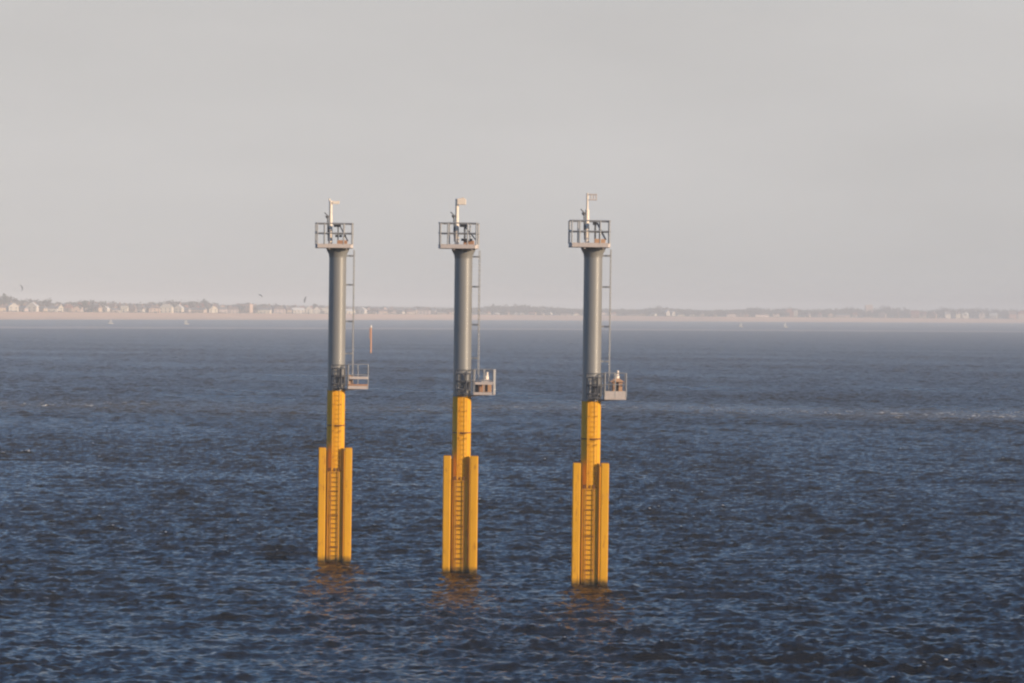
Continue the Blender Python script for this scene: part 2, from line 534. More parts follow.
def shore_tree(px, py, width_px, back, label, m):
    D = shore_d(px) + back
    zb = 7.2
    zt = top_z(px, py, D)
    h = zt - zb
    root = tag(empty('tree', at(px, D, zb)), label, 'tree', 'trees standing out along the far shore')
    g = random.Random(int(px * 10))
    t = MB()
    t.tube((0, 0, -1.0), (0.2, 0, h * 0.4), 0.45, 0.28, 8)
    for k in range(5):
        a = k * 1.3 + g.random()
        t.tube((0.2, 0, h * (0.3 + 0.02 * k)), (math.cos(a) * h * .16, math.sin(a) * h * .16, h * g.uniform(.6, .8)), 0.2, 0.06, 6)
    t.build('trunk', M['bark'], root)
    c = MB()
    crown(c, (0, 0, h * 0.62), width_px * D / F / 2, h * 0.40, g, n=150, leaf=0.95)
    c.build('crown', m, root)

for a in [(4, 293, 12, 150, 'dense dark tree on the hillock at the shore\'s left end in the photo', 'leaf2'),
          (47, 299, 9, 150, 'round grey brown tree behind the long white terrace', 'leaf'),
          (86, 300, 10, 140, 'dark spreading tree between brown houses and a small white house', 'leaf2'),
          (169, 299.5, 12, 190, 'broad grey tree rising behind the big cream house with bright roof', 'leaf'),
          (205, 299.5, 10, 180, 'tall dark tree behind the short row with a bright gable end', 'leaf2'),
          (316, 303.5, 9, 180, 'bushy grey tree behind the white gabled row left of the first tower', 'leaf'),
          (418, 305.5, 10, 200, 'low wide tree behind the large pink house short of the middle tower', 'leaf'),
          (494, 303.6, 8, 200, 'grey rounded tree just right of the middle tower\'s upper ladder', 'leaf'),
          (519, 303.8, 12, 210, 'broad hazy tree behind two small white cottages between middle and right towers', 'leaf'),
          (657, 305.8, 12, 210, 'hazy domed tree just left of two bright white houses', 'leaf'),
          (757, 305.8, 10, 220, 'pale hazy tree left of the wide reddish house with one bright window wall', 'leaf'),
          (887, 305.3, 14, 230, 'wide pale tree just right of the square tan tower block', 'leaf'),
          (943, 306.8, 12, 230, 'faint rounded tree right of the red roofed house', 'leaf'),
          (980, 307.2, 13, 230, 'faint spreading tree before the pinkish houses at the far right', 'leaf')]:
    shore_tree(a[0], a[1], a[2], a[3], a[4], M[a[5]])

# scrub and garden hedges along the top of the beach
g = random.Random(21); mb = MB()
px = -300.0
while px < 1300:
    D = shore_d(px) + g.uniform(112, 124)
    if noise1(px, 77, 6, 9, 60) > -0.12:
        h = g.uniform(.5, 1.5)
        crown(mb, at(px, D, 7.5 + h * .3), g.uniform(1.5, 4.5), h, g, n=14, leaf=.6)
    px += g.uniform(.8, 2.4)
tag(mb.build('scrub', [M['leaf']]), 'patchy low scrub and hedges along the top of the far beach', 'scrub', kind='stuff')

# ------------------------------------------------------------------ houses on the shore
WALL = {'white': (0.66, 0.57, 0.47), 'cream': (0.76, 0.64, 0.48), 'tan': (0.55, 0.40, 0.28), 'pink': (0.56, 0.43, 0.37),
        'brick': (0.42, 0.22, 0.15), 'orange': (0.58, 0.40, 0.29), 'brown': (0.33, 0.22, 0.16)}
ROOF = {'grey': (0.20, 0.19, 0.19), 'red': (0.33, 0.13, 0.09), 'brown': (0.22, 0.15, 0.12), 'white': (0.72, 0.68, 0.62), 'cream': (0.62, 0.52, 0.38)}
for k, v in WALL.items(): M['wall_' + k] = mat(k + '_render', v, 0.85, 0, 0.08, 0.5)
for k, v in ROOF.items(): M['roof_' + k] = mat(k + '_roof', v, 0.8, 0, 0.15, 0.8)
M['window'] = mat('window_glass', (0.05, 0.06, 0.07), 0.2, 0, 0.1, 1)

def house(px0, px1, py_top, wall, roof, style, label, name='house', back=None, ybase=None, group=None):
    pc = (px0 + px1) / 2
    D = shore_d(pc) + (130 if back is None else back)
    wd = (px1 - px0) * D / F
    zt = top_z(pc, py_top, D)
    zb = 7.3
    h = max(3.2, zt - zb)
    dp = min(max(7.0, wd * 0.6), 14)
    root = tag(empty(name, at(pc, D, zb), (0, 0, R(random.choice((-1, 1)) * random.uniform(4, 30)))), label, 'house' if name == 'house' else name.replace('_', ' '), group)
    x, y = wd / 2, dp / 2
    eave = h * {'gable': 0.62, 'side': 0.60, 'flat': 1.0, 'hip': 0.6}[style]
    wl = MB()
    if style == 'gable':      # gable end to the sea
        pts = [(-x, 0), (x, 0), (x, eave), (0, h), (-x, eave)]
        vs = [(a, -y, b) for a, b in pts] + [(a, y, b) for a, b in pts]
        wl.add(vs, [(0, 1, 2, 3, 4), (9, 8, 7, 6, 5), (0, 5, 6, 1), (1, 6, 7, 2), (4, 9, 5, 0)])
    else:
        wl.box((0, 0, eave / 2), (wd, dp, eave))
    wall_o = wl.build('wall', M['wall_' + wall], root)
    rf = MB(); e = 0.35
    if style == 'gable':
        for s in (-1, 1):
            q = [(s * (x + e), -y - e, eave - 0.25), (0, -y - e, h + .08), (0, y + e, h + .08), (s * (x + e), y + e, eave - 0.25)]
            rf.add(q + [(a, b, c + 0.28) for a, b, c in q], [(0, 1, 2, 3), (4, 7, 6, 5), (0, 4, 5, 1), (1, 5, 6, 2), (2, 6, 7, 3), (3, 7, 4, 0)])
    elif style == 'side':
        vs = [(-x - e, -y - e, eave), (x + e, -y - e, eave), (x + e, y + e, eave), (-x - e, y + e, eave), (-x - e, 0, h), (x + e, 0, h)]
        rf.add(vs, [(0, 1, 5, 4), (2, 3, 4, 5), (1, 2, 5), (3, 0, 4), (3, 2, 1, 0)])
    elif style == 'hip':
        k = min(x * .7, y)
        vs = [(-x - e, -y - e, eave), (x + e, -y - e, eave), (x + e, y + e, eave), (-x - e, y + e, eave), (-x + k, 0, h), (x - k, 0, h)]
        rf.add(vs, [(0, 1, 5, 4), (2, 3, 4, 5), (1, 2, 5), (3, 0, 4), (3, 2, 1, 0)])
    else:
        rf.box((0, 0, h + 0.2), (wd + 0.5, dp + 0.5, 0.4))
        rf.box((wd * .2, 0, h + 1.0), (wd * .3, dp * .4, 1.2))
    ro = rf.build('roof', M['roof_' + roof], root)
    if style != 'flat':
        ch = MB(); ch.box((x * 0.45, 0.4, h + 0.3 if style != 'gable' else h * .9), (0.9, 0.7, 2.2)); ch.build('chimney', M['wall_brick'], ro)
    nwin = max(1, min(4, int(wd / 4)))
    for i in range(nwin):
        cx = -x + wd * (i + .5) / nwin
        for fz in ([0.3] if eave < 4.5 else [0.22, 0.66]):
            MB().box((cx, -y - 0.02, eave * fz + 0.4), (1.3, 0.10, 1.3)).build('window', M['window'], wall_o)
    return root

# the houses one can tell apart, from the photo's left to its right
HOUSES = [
 (-4, 5, 305, 'tan', 'brown', 'side', 'small tan house under the dark hillock tree, cut by the photo\'s left edge'),
 (8, 18, 303, 'white', 'white', 'gable', 'white house with pale sloping roof, first bright house from the photo\'s left edge'),
 (19, 27, 306, 'pink', 'grey', 'side', 'low pink house between two bright white gabled houses at the left end'),
 (28, 38, 302.5, 'white', 'white', 'gable', 'white house with sharp peaked gable left of the long white terrace'),
 (40, 46, 306, 'tan', 'grey', 'side', 'narrow tan house attached to the left end of the long white terrace'),
 (47, 58, 306.2, 'white', 'grey', 'side', 'long low white terrace under a grey roof'),
 (58.5, 63, 304.5, 'cream', 'cream', 'gable', 'bright cream gable end closing the long white terrace'),
 (65, 72, 305, 'brown', 'red', 'side', 'brown house with reddish roof just right of the cream gable end'),
 (73, 80, 306, 'orange', 'brown', 'gable', 'orange brown gabled house beside the dark spreading tree'),
 (94, 101, 305, 'tan', 'brown', 'side', 'tan house between the dark spreading tree and a white house'),
 (102, 109, 306, 'white', 'white', 'gable', 'small bright white gabled house alone right of the dark spreading tree'),
 (112, 119, 308, 'pink', 'grey', 'side', 'low pink house between the lone white gabled house and a yellowish one'),
 (121, 128, 305.8, 'cream', 'cream', 'side', 'small yellowish cream house with dark gap on its right'),
 (130, 136, 307, 'brown', 'brown', 'side', 'small brown house right of the small yellowish cream house'),
 (137, 144, 307, 'white', 'brown', 'side', 'small white house with brown roof left of the big cream house'),
 (148, 160, 305.5, 'orange', 'brown', 'hip', 'orange brown wing on the left of the big cream house'),
 (160, 173, 304, 'cream', 'cream', 'hip', 'big cream house with bright hipped roof'),
 (175.5, 183, 304.8, 'cream', 'white', 'gable', 'brightest yellow cream house, narrow and gabled, by the broad grey tree'),
 (184, 190, 307.5, 'pink', 'grey', 'side', 'small pinkish house right of the brightest yellow gabled house'),
 (192, 206, 307.5, 'tan', 'grey', 'side', 'wide low tan house below the tall dark tree'),
 (208, 217, 306, 'cream', 'cream', 'gable', 'cream gabled house starting a pinkish row'),
 (218, 227, 307, 'pink', 'grey', 'side', 'pinkish terrace house next to the cream gabled one'),
 (228, 238, 307, 'pink', 'brown', 'side', 'pinkish terrace house with brown roof beside the tall orange block'),
 (241, 252, 304, 'orange', 'brown', 'flat', 'tall orange flat roofed block'),
 (256, 271, 307.5, 'cream', 'grey', 'side', 'long pale cream house right of the tall orange block'),
 (273, 285, 306.5, 'pink', 'brown', 'hip', 'pink house with brown hipped roof under the curved kites'),
 (286, 291, 308, 'tan', 'brown', 'side', 'narrow tan house left of the white gabled row'),
 (292, 304, 307.5, 'white', 'white', 'side', 'long bright white house left of the first tower'),
 (306, 312, 306.5, 'cream', 'white', 'gable', 'first and smallest gable of the row left of the first tower'),
 (313, 320, 306.8, 'white', 'grey', 'gable', 'white middle gable of the row left of the first tower'),
 (321, 328, 308, 'cream', 'cream', 'side', 'low cream house hard against the left edge of the first tower'),
 (346, 352, 309, 'cream', 'white', 'side', 'cream house between the first tower and its ladder'),
 (360, 366, 307.8, 'white', 'white', 'gable', 'shining white gabled house just right of the first tower\'s ladder'),
 (368, 376, 309.5, 'pink', 'red', 'side', 'pink house with red roof above the orange beacon'),
 (378, 387, 309.5, 'orange', 'brown', 'side', 'orange house in the row right of the orange beacon'),
 (389, 396, 310, 'pink', 'grey', 'gable', 'grey roofed pink gable in the row right of the orange beacon'),
 (398, 404, 310, 'white', 'grey', 'side', 'small white house midway between first and middle towers'),
 (406, 414, 310, 'tan', 'brown', 'side', 'tan house left of the large pink house'),
 (416, 430, 307.8, 'pink', 'brown', 'hip', 'large pink house at the end of the row left of the middle tower'),
 (436, 446, 312, 'tan', 'grey', 'side', 'faint low tan house on its own left of the middle tower'),
 (480, 486, 313.5, 'white', 'grey', 'side', 'pale house just right of the middle tower\'s ladder'),
 (494, 499, 313.5, 'white', 'white', 'side', 'tiny white house under the grey rounded tree'),
 (514.5, 518.5, 313, 'white', 'white', 'gable', 'left one of two small white cottages below the broad hazy tree'),
 (520, 523.5, 313, 'white', 'white', 'gable', 'right one of two small white cottages below the broad hazy tree'),
 (529, 536, 312, 'pink', 'red', 'side', 'pink house right of the two small white cottages'),
 (538, 544, 313, 'orange', 'brown', 'side', 'faint orange house left of the flat white building'),
 (545.5, 552, 313.8, 'white', 'white', 'flat', 'flat bright white building between middle and right towers'),
 (560, 570, 314, 'pink', 'brown', 'side', 'faint pink house left of the right tower'),
 (611, 616, 312.5, 'pink', 'red', 'side', 'pink house touching the right tower\'s ladder'),
 (626, 638, 314, 'pink', 'grey', 'side', 'low faint pink house right of the right tower\'s ladder'),
 (665, 669.3, 310, 'white', 'white', 'gable', 'taller of two bright white houses standing above the haze right of the right tower'),
 (671, 674.3, 311, 'white', 'white', 'gable', 'shorter of two bright white houses standing above the haze right of the right tower'),
 (677, 684, 314, 'cream', 'grey', 'side', 'low cream house right of the two bright white houses'),
 (725, 735, 313, 'pink', 'brown', 'side', 'faint pink house left of the pale hazy tree'),
 (752, 768, 313.5, 'pink', 'brown', 'side', 'long faint pink building below the pale hazy tree'),
 (785, 793.5, 309, 'brick', 'red', 'hip', 'wide reddish house with a white neighbour on its right'),
 (794, 797.5, 311, 'white', 'white', 'flat', 'tiny bright white house beside the wide reddish house'),
 (836, 850, 313.5, 'pink', 'grey', 'side', 'long faint building left of the square tan tower block'),
 (911, 919, 310.5, 'brick', 'red', 'side', 'red roofed house right of the tan tower block'),
 (920, 926, 312, 'white', 'red', 'side', 'small white house with red roof beside the larger red roofed one'),
 (944, 950, 311.5, 'white', 'grey', 'side', 'faint white house below the faint rounded tree'),
 (961, 968, 312.5, 'white', 'white', 'side', 'faint white house under the faint spreading tree'),
 (990, 997, 313, 'white', 'white', 'side', 'last small white house before the photo\'s right edge'),
 (1008, 1016, 311.5, 'brick', 'brown', 'side', 'reddish house near the photo\'s right edge'),
 (1017, 1027, 310.5, 'pink', 'red', 'hip', 'pinkish house cut by the photo\'s right edge'),
]
for hh in HOUSES:
    nm = 'house'
    house(*hh[:6], hh[6], nm, group='houses along the far shore')
house(865, 872.5, 305.3, 'pink', 'cream', 'flat', 'square tan tower block rising above the hazy trees', 'tower_block', back=180)

# second row: only bits of roof and wall show between the front houses
g = random.Random(44)
px = 2.0
while px < 432:
    wpx = g.uniform(4, 8)
    yt = float(np.interp(px, [0, 200, 430], [304.3, 305.6, 309.2])) + g.uniform(-2.2, .2)
    house(px, px + wpx, yt, g.choice(['tan', 'pink', 'orange', 'cream', 'brown', 'pink']), g.choice(['red', 'brown', 'grey', 'brown']), g.choice(['side', 'gable', 'hip']),
          'small hazy house half hidden behind the front row on the far shore', back=g.uniform(158, 166), group='second row of houses on the far shore')
    px += wpx + g.uniform(0.3, 3)

g = random.Random(52)
for px in (444, 452, 486.5, 505, 572, 600, 640, 651, 690, 700, 712, 738, 744, 772, 806, 818, 828, 853, 879, 895, 930, 955, 978):
    wpx = g.uniform(3.5, 7)
    house(px, px + wpx, float(np.interp(px, [440, 700, 1000], [311.3, 312.6, 311.6])) + g.uniform(-.7, 1.2), g.choice(['tan', 'pink', 'brown', 'cream', 'brick']), g.choice(['red', 'brown', 'grey']),
          g.choice(['side', 'gable', 'hip']), 'faint low house nearly lost in the haze beyond the middle tower', back=g.uniform(135, 165), group='faint houses in the haze')

# ------------------------------------------------------------------ navigation towers
def ladder(mb, p0, p1, across, width, r=0.03, rung=0.27, rr=0.018):
    p0, p1, ac = Vector(p0), Vector(p1), Vector(across).normalized()
    for s in (-.5, .5):
        mb.tube(p0 + ac * width * s, p1 + ac * width * s, r, n=8)
    L_ = (p1 - p0).length
    for k in range(1, int(L_ / rung)):
        c = p0 + (p1 - p0) * (k * rung / L_)
        mb.tube(c - ac * width * .5, c + ac * width * .5, rr, n=6)

def railing(root_name, pts, z, heights, mat_, parent, post_at=None, r=0.032, closed=True):
    """posts plus horizontal rails round the given plan outline"""
    mb = MB()
    n = len(pts)
    for h in heights:
        for i in range(n if closed else n - 1):
            a, b = pts[i], pts[(i + 1) % n]
            mb.tube((a[0], a[1], z + h), (b[0], b[1], z + h), r, n=8)
    for (a, b) in (post_at or pts):
        mb.tube((a, b, z), (a, b, z + heights[0] + 0.02), r * 1.15, n=8)
    return mb.build(root_name, mat_, parent)

def rect(cx, cy, w, d, ch=0.0):
    x, y = w / 2, d / 2
    if ch:
        return [(cx - x + ch, cy - y), (cx + x - ch, cy - y), (cx + x, cy - y + ch), (cx + x, cy + y - ch), (cx + x - ch, cy + y), (cx - x + ch, cy + y), (cx - x, cy + y - ch), (cx - x, cy - y + ch)]
    return [(cx - x, cy - y), (cx + x, cy - y), (cx + x, cy + y), (cx - x, cy + y)]

def prism(mb, pts, z0, z1):
    n = len(pts)
    vs = [(a, b, z0) for a, b in pts] + [(a, b, z1) for a, b in pts]
    mb.add(vs, [tuple(range(n))[::-1], tuple(range(n, 2 * n))] + [(i, (i + 1) % n, n + (i + 1) % n, n + i) for i in range(n)])
    return mb

Z_TOP, Z_MID, Z_FR = 18.47, 10.15, 6.75

def tower(px, py, D, lean, yaw, variant, label):
    base = at(px, D, 0.0)
    base.z = (0, -.09, -.08)[variant]
    base.x = ground(px, py).x / ground(px, py).y * D
    T = tag(empty('navigation_tower', base, (0, R(lean), R(yaw))), label, 'tower', 'navigation towers standing in the sea')
    rs = 0.505
    # pile, grey shaft and flared collar
    MB().lathe([(rs + .02, -4), (rs + .02, 9.6), (rs + .02, Z_MID - 0.02)], 48).build('pile', M['yellow'], T)
    MB().lathe([(rs, Z_MID - 0.02), (rs, Z_TOP - 0.50)], 48).build('shaft', M['grey'], T)
    MB().lathe([(rs + .004, Z_TOP - .56), (rs + .03, Z_TOP - .36), (0.66, Z_TOP - .12), (0.68, Z_TOP - .002)], 48).build('collar', M['grey'], T)
    MB().lathe([(rs + .05, Z_MID - .05), (rs + .05, Z_MID + .05)], 48).build('flange', M['grey'], T)
    # fender columns: steel box piles standing in front on either side
    for s in (-1, 1):
        f = MB()
        f.box((s * 0.765, -0.60, (Z_FR - 4) / 2), (0.43, 0.42, Z_FR + 4))
        fc = f.build('fender_column', M['yellow'], T, bevel=0.05)
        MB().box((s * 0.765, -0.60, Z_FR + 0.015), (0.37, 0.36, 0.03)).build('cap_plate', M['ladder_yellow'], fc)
    # sleeve clamped round the pile between the columns, with the ladder in front of it
    sl = MB()
    sl.box((-0.02, -0.28, (5.35 - 4) / 2), (0.86, 0.62, 5.35 + 4))
    sl.build('sleeve', M['yellow'], T, bevel=0.03)
    MB().box((0.0, -0.02, (Z_FR - 4) / 2 - 0.1), (1.32, 0.06, Z_FR + 3.8)).build('back_plate', M['yellow'], T)
    lug = MB()
    for xx in (-0.36, -0.05, 0.16):
        lug.box((xx, -0.50, 5.45), (0.09, 0.12, 0.22))
    lug.build('lifting_lug', M['ladder_yellow'], T)
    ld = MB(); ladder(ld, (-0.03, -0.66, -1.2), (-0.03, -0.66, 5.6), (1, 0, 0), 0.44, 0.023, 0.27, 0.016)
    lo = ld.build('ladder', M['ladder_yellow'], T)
    br = MB()
    for zz in (0.9, 2.75, 4.2):
        for xx in (-.25, .19):
            br.tube((xx, -0.66, zz), (xx, -0.585, zz), 0.03)
        br.box((-0.03, -0.685, zz + .02), (0.5, .03, .03))
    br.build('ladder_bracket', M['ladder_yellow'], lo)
    ld = MB(); ladder(ld, (0.10, -0.60, 5.5), (0.10, -0.60, Z_MID), (1, 0, 0), 0.42, 0.018, 0.27, 0.011)
    lo = ld.build('ladder', M['yellow'] , T)
    lt = MB(); ladder(lt, (0.10, -0.66, Z_MID), (0.10, -0.66, Z_MID + 1.3), (1, 0, 0), 0.42, 0.024, 0.27, 0.016)
    lt.build('ladder_top', M['galv'], lo)
    br = MB()
    for zz in (6.2, 7.75, 9.3):
        for xx in (-.11, .31):
            br.tube((xx, -0.66, zz), (xx, -0.40, zz), 0.022)
    br.build('ladder_bracket', M['ladder_yellow'], lo)
    cl = MB(); cl.lathe([(rs + .045, 8.02), (rs + .045, 8.09)], 40); cl.box((0.2, -0.58, 8.055), (0.32, .14, .07)); cl.build('pipe_clamp', M['ladder_yellow'], T)
    cd = MB(); cd.tube((-0.20, -0.56, 5.4), (-0.20, -0.56, Z_MID), 0.042, n=10)
    cd_o = cd.build('conduit', M['yellow'], T)
    ct = MB(); ct.tube((-0.20, -0.56, Z_MID), (-0.20, -0.56, Z_MID + 1.3), 0.04, n=10); ct.build('conduit_top', M['galv'], cd_o)

    # side platform on the right, with cage hoops round the ladder head
    pw, pd = 1.15, 1.25
    cx, cy = rs + 0.20 + pw / 2, -0.15
    P = MB(); P.box((cx, cy, Z_MID + 0.15), (pw, pd, 0.10))
    P.tube((rs * .8, 0.2, Z_MID - .02), (cx + .4, cy + .3, Z_MID + .1), 0.045); P.tube((rs * .8, -.2, Z_MID - .02), (cx + .4, cy - .3, Z_MID + .1), 0.045)
    po = P.build('side_platform', M['galv'], T)
    fa = MB()
    fh = {0: 0.20, 1: 0.15, 2: 0.46}[variant]
    for (ax, ay, bx, by) in ((cx - pw/2, cy - pd/2, cx + pw/2, cy - pd/2), (cx + pw/2, cy - pd/2, cx + pw/2, cy + pd/2), (cx - pw/2, cy + pd/2, cx + pw/2, cy + pd/2)):
        fa.box(((ax + bx) / 2, (ay + by) / 2, Z_MID + 0.06 + fh / 2), (abs(bx - ax) + .03, abs(by - ay) + .03, fh))
    fa.build('kick_plate', M['fascia'], po)
    o3 = rect(cx, cy, pw, pd)
    posts = o3 + [(cx - 0.02, cy - pd / 2), (cx - .02, cy + pd / 2), (cx + pw/2, cy)]
    railing('railing', o3, Z_MID + 0.2, [1.3, 0.68], M['galv'], po, posts, 0.024)
    if variant < 2:
        MB().box((cx + .03, cy - pd / 2 - .03, Z_MID + 0.20 + 0.52), (pw - .05, 0.03, 0.15)).build('rail_board', M['fascia'], po)
    if variant == 0:
        MB().box((cx, cy - pd / 2 - .02, Z_MID + 0.20 + fh - .1), (pw, 0.03, 0.10)).build('rust_strip', M['rusty'], po)
        MB().box((cx - .45, cy - .2, Z_MID + 0.55), (0.30, 0.35, 0.62)).build('junction_box', M['orange'], po)
    hp = MB()
    for k, zz in enumerate((Z_MID + 0.35, Z_MID + 0.80, Z_MID + 1.25)):
        pts = [(0.12 + 0.42 * math.cos(t), -0.84 + 0.36 * math.sin(t), zz) for t in np.linspace(0, 2 * math.pi, 15)[:-1]]
        hp.path(pts, 0.033, 6, closed=True)
    for t in (0.3, 1.2, 3.4, 4.2, 5.0, 5.8):
        a, b = 0.12 + 0.42 * math.cos(t), -0.84 + 0.36 * math.sin(t)
        hp.tube((a, b, Z_MID + .2), (a, b, Z_MID + 1.28), 0.02, n=6)
    hp.box((0.14, -0.84, Z_MID + 0.13), (0.72, 0.5, 0.06))
    for zz in (Z_MID + 0.86, Z_MID + 1.46):
        hp.path([(-0.34, -0.62, zz), (-0.30, -1.0, zz), (0.3, -1.22, zz), (cx - pw / 2, cy - pd / 2 - .1, zz)], 0.024, 6)
    for a, b in ((-0.30, -1.0), (0.3, -1.22), (cx - pw / 2 - .06, cy - pd / 2 - .12)):
        hp.tube((a, b, Z_MID + .1), (a, b, Z_MID + 1.48), 0.026, n=6)
    hp.build('ladder_cage', M['dark_grey'], T)
    hb = MB(); hb.box((0.30, -0.62, Z_MID + 0.55), (0.34, 0.2, 0.5)); hb.box((0.05, -.6, Z_MID + .28), (.5, .22, .28))
    hb.build('control_box', M['dark_grey'], T, bevel=.02)
    if variant > 0:      # lantern cabinet with a pitched roof
        bx, by, bz = (cx + 0.10, cy + 0.1, Z_MID + (0.50 if variant == 2 else 0.22))
        bw, bh = 0.58, 0.52
        cb = MB(); cb.box((bx, by, bz + bh / 2), (bw, 0.5, bh))
        co = cb.build('cabinet', M['orange'], po)
        MB().box((bx + .02, by - .255, bz + bh / 2), (0.14, .03, bh * .92)).build('door', M['black'], co)
        rf = MB()
        a, b = bw / 2 + .12, .36
        vs = [(bx - a, by - b, bz + bh), (bx + a, by - b, bz + bh), (bx + a, by + b, bz + bh), (bx - a, by + b, bz + bh), (bx - .10, by - .1, bz + bh + .20), (bx + .10, by - .1, bz + bh + .20), (bx + .10, by + .1, bz + bh + .20), (bx - .10, by + .1, bz + bh + .20)]
        rf.add(vs, [(3, 2, 1, 0), (0, 1, 5, 4), (1, 2, 6, 5), (2, 3, 7, 6), (3, 0, 4, 7), (4, 5, 6, 7)])
        rf.build('roof', M['orange'] if variant == 2 else M['fascia'], co)
        ln = MB(); ln.lathe([(.13, bz + bh + .18), (.13, bz + bh + .34), (.09, bz + bh + .40)], 14, c=(bx, by)); ln.lathe([(.07, bz + bh + .39), (.055, bz + bh + .62)], 10, c=(bx + .04, by))
        ln.build('lantern', M['white'], co)
        if variant == 1:
            MB().box((cx - .42, cy - .3, Z_MID + .42), (.14, .3, .45)).build('battery_box', M['black'], po)
            MB().box((cx - .23, cy - .3, Z_MID + .42), (.22, .3, .42)).build('junction_box', M['rusty'], po)
            rp = MB(); rp.tube((cx + pw/2 - .05, cy - pd/2, Z_MID + .1), (cx + pw/2 - .05, cy - pd/2, Z_MID + 1.5), .05); rp.build('corner_post', M['galv'], po)

    # thin ladder up the right side of the shaft, held off on brackets
    lx = rs + (0.45, 0.41, 0.45)[variant]
    ld = MB(); ladder(ld, (lx, -0.05, Z_MID + 0.4), (lx, -0.05, Z_TOP - .1), (0.15, 1, 0), 0.36, 0.021, 0.28, 0.026)
    lo = ld.build('ladder', M['galv'], T)
    br = MB()
    for zz in (Z_TOP - .45, Z_TOP - 2.15, Z_TOP - 4.3, Z_TOP - 6.2):
        br.box((rs + .20, -0.05, zz), (0.50, 0.06, 0.10))
    br.build('ladder_bracket', M['galv'], lo)

    # top platform
    W, Dp, ox = 2.18, 2.1, (-0.22, -0.28, -0.22)[variant]
    o8 = rect(ox, 0, W, Dp, 0.12)
    dk = MB(); prism(dk, rect(ox, 0, W - .1, Dp - .1, .1), Z_TOP, Z_TOP + .07)
    for k in (-.5, .5):
        dk.box((k, 0, Z_TOP - .045), (.09, Dp - .2, .09)); 
    dk_o = dk.build('platform_deck', M['fascia'], T)
    kp = MB()
    n = len(o8)
    for i in range(n):
        a, b = Vector(o8[i] + (0,)), Vector(o8[(i + 1) % n] + (0,))
        d = b - a
        kp.box(((a.x + b.x) / 2, (a.y + b.y) / 2, Z_TOP + .115), (d.length + .012, .025, .235 + .002 * (i % 2)), (0, 0, math.atan2(d.y, d.x)))
    kp.build('kick_plate', M['fascia'], dk_o)
    x, y = W / 2, Dp / 2
    posts = [(a_ + ox, b_) for a_, b_ in [(-x + .1, -y), (-x + .52, -y), (x - .55, -y), (x - .06, -y), (x, y - .2), (-x, y - .1), (-x + .5, y), (x - .5, y), (-x, 0), (x, 0)]]
    railing('railing', o8, Z_TOP + .2, [1.23, 0.66], M['galv'], dk_o, posts, 0.034)
    # mast, lamp head and instruments
    mx = (-0.45, -0.40, -0.36)[variant]
    zt = Z_TOP + (2.78, 2.82, 2.95)[variant]
    ma = MB(); ma.tube((mx, 0, Z_TOP + .07), (mx, 0, zt - .9), 0.125, .11, 14); ma.tube((mx, 0, zt - .9), (mx, 0, zt), 0.10 if variant < 2 else .06, n=12)
    ma.box((mx, 0, Z_TOP + .1), (.4, .4, .05))
    mo = ma.build('mast', M['white'], T)
    hd = MB()
    if variant == 0:
        hd.tube((mx, 0, zt - .08), (mx + .52, -.05, zt - .04), .05); hd.box((mx + .3, -.05, zt - .13), (.42, .16, .13))
        hd.lathe([(.05, zt - .02), (.05, zt + .13)], 10, c=(mx - .08, 0))
    elif variant == 1:
        hd.box((mx + .26, -.05, zt - .16), (.50, .34, .34)); hd.tube((mx, 0, zt - .03), (mx + .4, -.05, zt + .06), .05)
    else:
        for k in range(3):
            hd.box((mx + .20 + .14 * k, -.05, zt - .22), (.06, .06, .34))
        hd.box((mx + .3, -.05, zt - .07), (.46, .1, .07)); hd.box((mx + .3, -.05, zt - .36), (.44, .1, .06))
    hd.build('lamp_head', M['white'] if variant < 2 else M['fascia'], mo, bevel=.015)
    ws = MB()
    ws.tube((mx - .12, -.02, Z_TOP + .4), (mx - .18, -.02, Z_TOP + 1.85), .035); ws.lathe([(.02, Z_TOP + 1.72), (.10, Z_TOP + 1.82), (.09, Z_TOP + 1.9)], 10, c=(mx - .2, -.02))
    ws.tube((mx - .18, 0, Z_TOP + 1.9), (mx - .36, -.02, Z_TOP + 2.08), .03); ws.tube((mx - .18, 0, Z_TOP + 1.25), (mx - .02, 0, Z_TOP + 1.25), .03)
    ws.box((mx - .13, -.05, Z_TOP + 1.0), (.12, .12, .4))
    ws.build('fog_sensor', M['dark_grey'], mo)
    # tilted solar panel on an A-frame beside the mast
    sf = MB()
    ax = mx + .45
    tilt = R(62) if variant != 1 else R(50)
    dx, dz = math.cos(tilt) * .95, math.sin(tilt) * .95
    for yy in (-.32, .32):
        sf.tube((ax, yy, Z_TOP + 1.33), (ax, yy, Z_TOP + .07), .035); sf.tube((ax + .05, yy, Z_TOP + .85), (ax + .33, yy, Z_TOP + .85), .028)
    so = sf.build('panel_frame', M['dark_grey'], T)
    MB().box((ax + .33, 0, Z_TOP + .88), (.06, .8, 1.05), (0, -R(90) + tilt, 0)).build('solar_panel', M['panel'], so)
    MB().box((ax - .05, -.35, Z_TOP + 1.30), (.42 if variant < 2 else .2, .18, .14 + .02 * variant)).build('sensor_head', M['black'], so)
    if variant < 2:
        bt = MB()
        for k in range(3): bt.box((ax - .08 + .23 * k, -.5, Z_TOP + .70 - (.2 if variant else 0)), (.17, .16, .13))
        bt.build('battery_box', M['black'], so)
    MB().box((ax + .25, -.2, Z_TOP + .28), (.6, .4, .36)).build('equipment_box', M['rusty'] if variant < 2 else M['orange'], T, bevel=.02)
    return T

